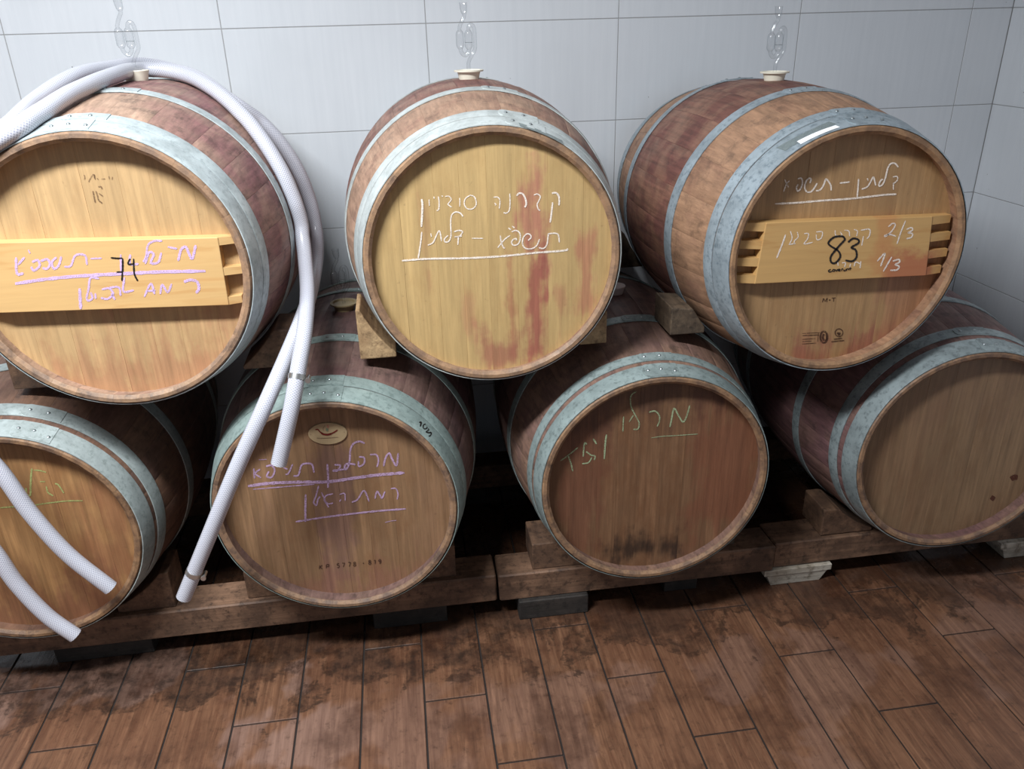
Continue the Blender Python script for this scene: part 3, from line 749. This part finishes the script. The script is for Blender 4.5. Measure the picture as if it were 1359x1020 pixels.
chock('G', 1.02, 1.18, -.875, -.76, .235, MT['wedge'], 'pointed chock block under the unmarked barrel', .0)
chock('G', 1.42, 1.55, -.875, -.76, .24, MT['wedge_d'], 'chock block under the unmarked barrel, close to the side wall')

def beam(x0, x1, y0, y1, z0, z1, label, seed, tilt=0.0):
    o = box('floor_beam', -(x1-x0)/2, (x1-x0)/2, -(y1-y0)/2, (y1-y0)/2, 0, z1-z0, MT['beam'], None, .004, .002, seed)
    o.location = ((x0+x1)/2, (y0+y1)/2, z0); o.rotation_euler = (0, 0, tilt); tag(o, label, 'beam', 'floor beams under the barrels'); return o
BZ = .062
beam(-1.75, .064, -.892, -.79, BZ, BT-.001, 'long weathered floor beam under the amber-headed and plaque barrels', 1)
beam(.072, .872, -.900, -.795, BZ, BT-.001, 'short floor beam under the dark-headed barrel', 2, -.004)
beam(.876, 1.90, -.885, -.78, BZ, BT-.001, 'floor beam under the unmarked barrel, ending by the side wall', 3, .006)
beam(-1.75, 1.90, -.30, -.20, BZ, BT-.001, 'rear floor beam in the dark beneath the barrels', 4)
def support(x0, x1, y0, y1, mat, label, taper=0.0, h=BZ):
    V = []
    for z, t in ((0, taper), (h*.66, taper*.35), (h*.68, 0), (h, 0)):
        V += [(x0+t, y0+t*.3, z), (x1-t, y0+t*.3, z), (x1-t, y1, z), (x0+t, y1, z)]
    F = [(0, 3, 2, 1), (12, 13, 14, 15)]
    for i in range(3):
        for k in range(4): F.append((i*4+k, i*4+(k+1) % 4, i*4+4+(k+1) % 4, i*4+4+k))
    b = np.array([(x0+x1)/2, (y0+y1)/2, 0]); o = mesh_obj('support_block', [np.array(v)-b for v in V], F, mat); o.location = tuple(b)
    tag(o, label, 'block', 'support blocks on the floor'); m = o.modifiers.new('bevel', 'BEVEL'); m.width = .003; m.segments = 2; m.limit_method = 'ANGLE'; m.angle_limit = .6
support(-1.12, -.87, -.868, -.76, MT['support'], 'wet dark support block beneath the amber-headed barrel')
support(-.28, -.075, -.880, -.77, MT['support'], 'dark support block beneath the plaque barrel')
support(.125, .322, -.912, -.79, MT['support'], 'grey support block at the wet patch, beneath the short beam')
support(.56, .66, -.865, -.77, MT['support'], 'black support block in shadow at the far part of the short beam')
support(.85, 1.058, -.898, -.80, MT['support_w'], 'pale tapered support block where two beams meet', .028, .06)
support(1.60, 1.83, -.90, -.79, MT['support_w'], 'pale tapered support block near the side wall', .03)
support(-1.7, -1.5, -.30, -.20, MT['support'], 'rear support block at the far end of the rear beam')
support(1.6, 1.8, -.30, -.20, MT['support'], 'rear support block beside the side wall')
support(-.1, .1, -.30, -.20, MT['support'], 'rear support block under the middle of the rear beam')

# ------------------------------------------------------------------ writing and marks
def hp(k, eps=.0009): return lambda px: BR[k].plane_hit(px, BR[k].rec-eps)
def bp(k, dep, eps=.0007): return lambda px: BR[k].plane_hit(px, dep-eps)
def circ(cx, cy, rx, ry): return [(cx+rx*math.cos(a), cy+ry*math.sin(a)) for a in np.linspace(0, 2*PI, 17)]
# B: white chalk
strokes(BR['B'], 'chalk_writing', (520, 230, .19132), [
    (12, [(1110,138),(1140,135),(1160,165),(1160,222)]), (12, [(1115,200),(1108,270),(1098,340)]),
    (8, [(985,150),(1010,143),(1030,160),(1020,190),(1008,215),(1015,245),(1028,258)]),
    (12, [(865,155),(885,137),(910,145),(928,180),(932,215),(922,235)]), (8, [(818,140),(820,200),(815,255),(795,275),(775,272)]),
    (7, [(705,165),(735,165),(750,190),(745,245)]), (7, [(712,205),(722,215),(715,222)]),
    (8, [(545,150),(510,175),(503,215),(525,245),(560,245),(585,215),(575,165),(545,150)]), (7, [(470,170),(472,200),(470,230)]),
    (7, [(370,160),(395,158),(412,180),(395,205),(390,215),(415,235)]), (9, [(322,160),(328,200),(325,250),(310,257)]),
    (7, [(290,160),(295,175)]), (6, [(258,180),(260,225)]), (6, [(345,155),(355,160)]), (14, [(207,178),(212,230),(205,370)]),
    (10, [(208,405),(200,480),(183,590)]), (13, [(70,605),(250,592),(500,588),(750,575),(1000,550),(1195,535),(1222,522)]),
    (9, [(1020,515),(1050,520),(1075,495),(1085,430),(1090,418),(1150,420),(1163,480)]),
    (9, [(1025,455),(1005,500),(970,522),(930,520),(908,495),(910,450),(935,420),(960,425),(965,445),(945,465)]),
    (9, [(830,405),(860,395),(888,415),(890,460),(875,490),(845,498),(830,480),(840,460),(862,452),(865,465)]),
    (8, [(808,378),(828,392)]), (8, [(835,365),(852,378)]), (9, [(752,430),(760,480),(775,515),(785,515)]), (9, [(820,430),(780,460),(735,515)]),
    (7, [(555,450),(635,450)]), (9, [(430,405),(465,395),(490,405),(470,435),(435,440),(485,435)]), (9, [(462,435),(458,495)]),
    (9, [(495,300),(475,275),(440,268),(415,290),(408,340),(410,430),(395,470),(370,475),(365,455),(390,430)]),
    (9, [(345,470),(335,410),(325,400),(305,440),(285,480),(250,498)]), (6, [(270,415),(275,440)])], MT['white'], hp('B'), label='two lines of white chalk handwriting, underlined')
# C: white chalk on the head
strokes(BR['C'], 'chalk_writing', (1010, 200, .16188), [
    (15, [(115,435),(300,425),(500,408),(700,395),(850,380),(1000,362),(1110,355)]), (13, [(800,230),(795,300),(788,380)]),
    (13, [(1125,135),(1100,105),(1065,105),(1040,140),(1020,220),(1000,270),(975,290),(965,275),(985,240),(1000,235)]),
    (12, [(940,285),(930,240),(920,215),(900,250),(870,295),(825,315)]), (10, [(870,225),(880,245)]),
    (9, [(1080,215),(1115,210),(1118,240),(1090,265),(1080,265)]), (9, [(1085,265),(1085,320)]), (12, [(645,265),(728,255)]),
    (13, [(575,325),(570,280),(545,240),(530,235),(515,275),(490,315),(450,330)]),
    (13, [(460,265),(440,300),(410,335),(375,335),(358,300),(370,250),(395,225),(410,235),(400,265)]),
    (12, [(300,230),(330,225),(340,260),(325,310),(300,330),(290,300),(305,275)]), (9, [(195,235),(210,270),(225,300)]), (9, [(235,245),(210,270),(185,335)])],
    MT['white'], hp('C'), label='white chalk handwriting above the crossbar')
strokes(BR['C'], 'chalk_writing', T3, [
    (9, [(362,180),(345,230),(310,318)]), (6, [(390,160),(400,200),(385,235)]), (6, [(430,165),(435,195),(415,215),(410,235)]), (6, [(380,238),(420,232)]),
    (6, [(470,175),(495,175),(490,205),(470,235),(520,225)]), (6, [(540,165),(575,165),(570,200),(545,210),(540,180)]),
    (6, [(650,155),(655,185),(690,185),(680,165)]), (6, [(705,155),(730,160),(735,190)]), (6, [(760,150),(780,160),(775,190)]),
    (7, [(800,155),(850,150),(850,185),(835,205)]), (7, [(815,190),(805,245)])], MT['white'], bp('C', cdep), label='faint white chalk word on the crossbar')
strokes(BR['C'], 'chalk_writing', T3, [
    (8, [(960,135),(985,115),(1000,125),(980,160),(945,190),(940,185),(970,180),(1005,190)]), (8, [(1060,100),(1035,160),(1010,235)]),
    (8, [(1065,150),(1095,140),(1100,155),(1075,170),(1100,175),(1095,195),(1065,205)])], MT['white'], bp('C', cdep), label='white chalk fraction 2/3')
strokes(BR['C'], 'chalk_writing', T3, [
    (9, [(895,335),(940,290),(915,365)]), (9, [(980,310),(930,395)]), (9, [(985,335),(1020,325),(1025,340),(1000,355),(1022,365),(1010,385),(970,388)])], MT['white'], bp('C', cdep), label='white chalk fraction 1/3')
strokes(BR['C'], 'chalk_writing', T3, [
    (7, [(800,335),(795,375)]), (7, [(795,350),(770,340),(760,365)]), (6, [(740,350),(735,370)]), (6, [(690,345),(710,345),(705,370)]), (6, [(665,340),(668,362)])],
    MT['white'], bp('C', cdep), label='faint white chalk word')
strokes(BR['C'], 'marker_number', T3, [
    (11, [(705,200),(690,190),(645,195),(612,225),(622,245),(668,275),(680,310),(652,345),(627,340),(627,305),(670,250),(705,212),(704,200)]),
    (11, [(725,225),(755,203),(785,210),(785,230),(745,255),(770,270),(775,310),(750,335),(710,330)]),
    (6, [(625,382),(612,390),(616,398),(632,394)]), (5, [(640,382),(634,392),(645,394),(648,385),(640,382)]), (5, [(652,382),(658,393),(666,380)]),
    (5, [(670,390),(680,384),(672,381),(668,390),(682,392)]), (5, [(688,392),(690,380),(698,380)]), (5, [(704,384),(700,391),(712,389),(713,380)]),
    (5, [(718,390),(718,380),(728,380),(730,388)]), (5, [(738,372),(738,387)]), (5, [(730,378),(746,375)])], MT['ink'], bp('C', cdep, .001), label='black marker number 83')
T7 = (1040, 380, .09804)
strokes(BR['C'], 'burnt_stamp', T7, [
    (13, [(525,215),(540,158)]), (13, [(540,158),(560,205)]), (13, [(560,205),(592,155)]), (13, [(592,155),(585,212)]), (11, [(610,185),(636,183)]), (11, [(622,172),(624,196)]),
    (13, [(652,158),(705,153)]), (13, [(680,156),(675,210)]),
    (9, [(250,635),(490,625)]), (12, [(255,665),(480,655)]), (9, [(250,715),(430,705)]), (9, [(250,745),(380,738)]), (9, [(250,778),(440,765)]), (9, [(470,625),(462,750)]),
    (26, circ(545,685,48,76)), (30, [(545,640),(530,690),(548,735)]), (14, [(570,650),(580,700),(560,740)]),
    (14, circ(750,625,52,52)), (28, [(728,622),(742,640),(770,630)]), (14, [(735,660),(765,650)]), (16, [(680,714),(790,700)]), (14, [(645,748),(820,730)])], MT['brand'], hp('C', .0008), label='burnt cooperage stamp with lettering M+T')
# A: lilac chalk and marker on the crossbar
T4 = (0, 290, .25018)
strokes(BR['A'], 'chalk_writing', T4, [
    (11, [(945,225),(960,165),(985,150),(1000,180),(1020,212),(1038,140)]), (8, [(890,150),(940,160)]), (9, [(860,118),(820,118),(785,140),(775,200),(760,230)]),
    (10, [(770,240),(790,180),(815,190),(800,235),(840,230),(855,180)]), (10, [(690,190),(690,240),(735,240)]), (9, [(640,190),(642,280)]), (7, [(480,212),(540,210)]),
    (9, [(340,255),(375,250),(400,195),(450,195),(462,245)]), (10, [(325,200),(310,250),(285,265),(275,230),(300,205)]), (10, [(215,225),(250,215),(265,240),(250,265),(225,262)]),
    (10, [(170,230),(200,220),(210,250),(180,275),(165,255)]), (11, [(85,205),(90,290),(125,290)]), (10, [(130,205),(95,245)]), (6, [(150,165),(160,185)]),
    (14, [(80,345),(250,320),(450,302),(650,292),(850,282),(1090,278)]),
    (12, [(975,335),(1010,325),(1045,335),(1055,370),(1040,395)]), (9, [(765,415),(800,345),(820,400)]), (8, [(780,385),(825,380)]), (9, [(850,400),(860,350),(890,390),(910,345)]),
    (9, [(660,310),(655,385),(710,380)]), (9, [(580,365),(630,365),(640,410)]), (9, [(590,395),(610,430)]), (9, [(540,375),(580,370),(600,400),(570,425),(535,420)]),
    (9, [(525,318),(480,315),(470,370),(460,420),(470,435),(490,420),(480,390)]), (8, [(505,395),(508,425)]), (13, [(422,370),(428,480)])], MT['lilac'], bp('A', adep), label='lilac chalk handwriting, underlined')
strokes(BR['A'], 'marker_number', T4, [(8, [(587,207),(620,210),(650,210)]), (9, [(650,210),(650,270),(646,330)]), (8, [(618,283),(650,283)]), (9, [(690,212),(680,240),(714,240)]), (9, [(708,212),(712,290),(730,330)])],
        MT['ink'], bp('A', adep, .001), label='black marker number 74')
TA = (80, 210, .07843)
strokes(BR['A'], 'burnt_stamp', TA, [(20, [(400,280),(415,330),(400,360)]), (16, [(480,400),(500,350),(560,270),(575,340)]), (20, [(575,270),(590,360)]), (14, [(620,330),(640,360)]), (14, [(690,350),(760,345)]), (18, [(820,300),(830,350)]), (16, [(880,310),(875,360)]),
    (24, [(550,550),(570,650),(590,750)]), (24, [(600,550),(630,640),(650,710),(710,760)]), (20, [(640,480),(690,480),(705,520)]), (18, [(650,590),(720,640)])], MT['brandf'], hp('A', .0008), label='faint burnt stamp')
# E: lilac chalk, stamped code, plaque
T5 = (310, 540, .19132)
strokes(BR['E'], 'chalk_writing', T5, [
    (13, [(1040,410),(1055,350),(1080,320),(1100,360),(1130,405),(1142,318)]), (11, [(945,330),(990,330),(1005,370),(995,415)]), (12, [(870,345),(905,350),(905,390),(870,410),(865,375)]),
    (13, [(910,250),(870,238),(830,255),(810,300),(805,370),(790,420),(770,430),(780,395),(830,395),(845,400)]), (12, [(700,400),(740,405),(720,440),(690,440),(775,430)]), (14, [(650,395),(655,480),(655,560)]),
    (12, [(415,478),(450,470),(470,405),(510,390),(545,400),(558,455)]), (11, [(410,395),(380,460),(360,465)]), (10, [(345,420),(375,430)]), (12, [(225,410),(265,405),(285,440),(265,485),(230,480),(245,445)]),
    (12, [(140,425),(145,495)]), (11, [(185,430),(150,460),(190,490)]), (6, [(175,365),(230,362)]),
    (20, [(100,548),(250,528),(450,520),(650,518),(850,490),(1000,470),(1185,455)]), (8, [(135,570),(350,552),(560,535)]),
    (9, [(1090,565),(1125,565),(1140,600),(1135,640)]), (11, [(980,635),(995,585),(1015,610),(1030,630),(1050,585)]), (11, [(820,660),(860,640),(895,585),(915,590),(940,655)]),
    (8, [(735,605),(770,600),(775,650)]), (8, [(745,640),(735,655)]), (9, [(690,600),(640,615),(630,650),(660,670),(690,665)]), (9, [(610,590),(640,660),(660,695)]),
    (11, [(590,545),(570,620),(555,660),(575,680),(585,640),(600,620)]), (14, [(500,605),(498,700),(498,795)]), (12, [(430,795),(600,768),(800,742),(1000,720),(1195,705)]), (5, [(1050,800),(1090,790),(1130,785)])],
    MT['lilac2'], hp('E'), label='two lines of lilac chalk handwriting, underlined')
def digit(ch, x, y, h):
    wd = h*.62
    G = {'K': [[(0,0),(0,1)], [(1,0),(0,.55)], [(.25,.4),(1,1)]], 'P': [[(0,0),(0,1)], [(0,0),(.9,.05),(.95,.3),(.8,.5),(0,.52)]], '5': [[(.9,0),(.15,0)], [(.15,0),(.1,.45)], [(.1,.45),(.7,.4),(.95,.7),(.6,1),(.05,.9)]],
         '7': [[(0,0),(1,0)], [(1,0),(.4,1)]], '8': [[(.5,.47),(.1,.25),(.5,0),(.9,.25),(.5,.47),(.05,.75),(.5,1),(.95,.75),(.5,.47)]], '-': [[(.2,.5),(.7,.5)]], '1': [[(.2,.2),(.55,0)], [(.55,0),(.55,1)]],
         '9': [[(.9,.3),(.5,.55),(.1,.3),(.5,0),(.9,.3),(.8,.8),(.4,1)]], '6': [[(.8,0),(.3,.3),(.1,.7),(.5,1),(.9,.7),(.5,.5),(.15,.7)]]}
    return [(h*.27, [(x+u*wd, y+v*h) for u, v in s]) for s in G[ch]]
T8 = (410, 720, .0883)
ds = []
for ch, x, y in (('K',160,335),('P',262,325),('5',420,312),('7',500,305),('7',590,295),('8',668,290),('-',800,275),('8',895,262),('1',975,258),('9',1045,250)): ds += digit(ch, x, y, 62)
strokes(BR['E'], 'burnt_stamp', T8, ds, MT['brand'], hp('E', .0008), label='stamped code KP 5778 - 819')
eb = BR['E']; ec = eb.plane_hit((435.2, 574.5), eb.rec); ex = eb.plane_hit((461, 572.5), eb.rec); ey = eb.plane_hit((435.2, 588.8), eb.rec)
rx = abs(ex[0]-ec[0]); ry = abs(ey[2]-ec[2]); V = []; F = []; n = 40
for yy, s in ((-.0035, .97), (-.0025, 1), (.001, 1)):
    for k in range(n): a = 2*PI*k/n; V.append((ec[0]+rx*s*math.cos(a), ec[1]+yy, ec[2]+ry*s*math.sin(a)))
for i in range(2):
    for k in range(n): F.append((i*n+k, i*n+(k+1) % n, i*n+n+(k+1) % n, i*n+n+k))
F.append(tuple(range(n)))
plq = mesh_obj('plaque', V, F, MT['plaque'], eb.root, 30); plq['label'] = 'small beige oval plaque with a red curved emblem'
T9 = (400, 550, .05887); pf = lambda px: eb.plane_hit(px, eb.rec-.0045)
strokes(eb, 'emblem', T9, [(26, [(315,338),(375,335),(410,380),(480,430)]), (40, [(440,408),(500,440),(590,450),(680,430)]), (26, [(640,440),(730,400),(815,345)])], MT['red'], pf, plq, 'dark red curved emblem')
strokes(eb, 'emblem_print', T9, [(12, [(530,245),(490,310),(500,360)]), (10, [(340,525),(450,530),(600,525),(830,505)]), (22, [(202,450),(216,450)]), (22, [(957,392),(970,390)])], MT['emb'], pf, plq)
strokes(eb, 'emblem_print', T9, [(34, [(590,230),(600,270),(590,300)])], MT['emb_pink'], pf, plq)
strokes(eb, 'emblem_print', T9, [(50, [(590,310),(575,340),(590,370)])], MT['emb_green'], pf, plq)
strokes(eb, 'marker_number', (540, 540, .05882), [(26, [(275,345),(325,328)]), (30, [(325,328),(315,380),(300,435)]), (22, [(425,375),(375,400),(365,455),(400,490),(450,470),(455,440)]), (22, [(480,480),(490,510),(440,550),(430,570)]), (26, [(430,560),(500,575),(548,560)]), (24, [(552,565),(545,610),(520,650),(490,645)])],
        MT['ink'], lambda px: eb.skin_hit(px, .0042), label='handwritten marker digits on the hoop', n=3)
# F: green chalk
strokes(BR['F'], 'chalk_writing', (730, 510, .15453), [
    (14, [(1030,365),(1045,290),(1065,205),(1100,260),(1140,320),(1170,280),(1200,180)]), (12, [(850,238),(900,228),(935,260),(940,310),(920,360)]),
    (11, [(740,60),(700,90),(690,140),(700,200),(735,270),(765,330),(755,380),(715,385)]), (11, [(715,265),(680,320)]), (10, [(632,275),(628,340),(625,405)]), (7, [(870,458),(960,445),(1080,438),(1270,425)])], MT['green'], hp('F'), label='pale green chalk word, underlined')
strokes(BR['F'], 'chalk_writing', (730, 510, .15453), [
    (10, [(90,655),(160,605),(240,540)]), (12, [(155,610),(180,680),(195,745)]), (12, [(285,620),(290,540),(300,500),(315,515)]), (12, [(310,575),(350,605),(385,615),(380,650)]), (11, [(275,680),(330,670),(360,625)]),
    (14, [(370,465),(400,510)]), (14, [(485,430),(475,500),(465,640)])], MT['green'], hp('F'), label='pale green chalk letters')
# D: green chalk
strokes(BR['D'], 'chalk_writing', (0, 600, .11774), [
    (22, [(360,180),(350,260),(345,380),(340,480),(300,470),(290,400)]), (14, [(380,200),(450,205),(520,225)]), (16, [(520,380),(540,450),(600,490)]), (16, [(620,350),(660,370),(720,460)]), (12, [(450,330),(510,330)]),
    (15, [(0,625),(120,615),(340,600),(550,570),(750,548),(930,545)])], MT['green2'], hp('D'), label='green chalk letters, underlined')
# G: wine drips
strokes(BR['G'], 'wine_drip', (1000, 400, .2647), [(26, [(1290,890),(1308,880),(1325,882)]), (22, [(1192,995),(1200,985),(1206,975)])], MT['stain'], hp('G', .0008), label='dark dried wine drips')
# hoop stickers
def decal(B, name, quad, mat, label, nu=8, nv=3, off=.0046):
    a, b, c, d = [np.array(q, float) for q in quad]; V = []; F = []
    for i in range(nu+1):
        for j in range(nv+1):
            u, v = i/nu, j/nv; bow = 4*u*(1-u)
            p = (a*(1-u)+b*u)*(1-v)+(d*(1-u)+c*u)*v+np.array([0, -1.6*bow]); q = B.skin_hit(p, off)
            if q is None: return
            V.append(q)
    for i in range(nu):
        for j in range(nv): F.append((i*(nv+1)+j, (i+1)*(nv+1)+j, (i+1)*(nv+1)+j+1, i*(nv+1)+j+1))
    o = mesh_obj(name, V, F, mat, B.root); o['label'] = label
decal(BR['C'], 'hoop_sticker', [(1057.5, 187.5), (1109, 166), (1115, 168.5), (1063, 191)], MT['sticker'], 'white paper sticker on the hoop')
decal(BR['C'], 'hoop_scuff', [(1030, 196), (1100, 161), (1110, 164), (1042, 200)], MT['scuff'], 'dark scuff on the hoop', off=.0042)
decal(BR['B'], 'hoop_scuff', [(688, 162.5), (746, 186), (748, 191), (690, 166.5)], MT['scuff'], 'dark sticker residue on the hoop')
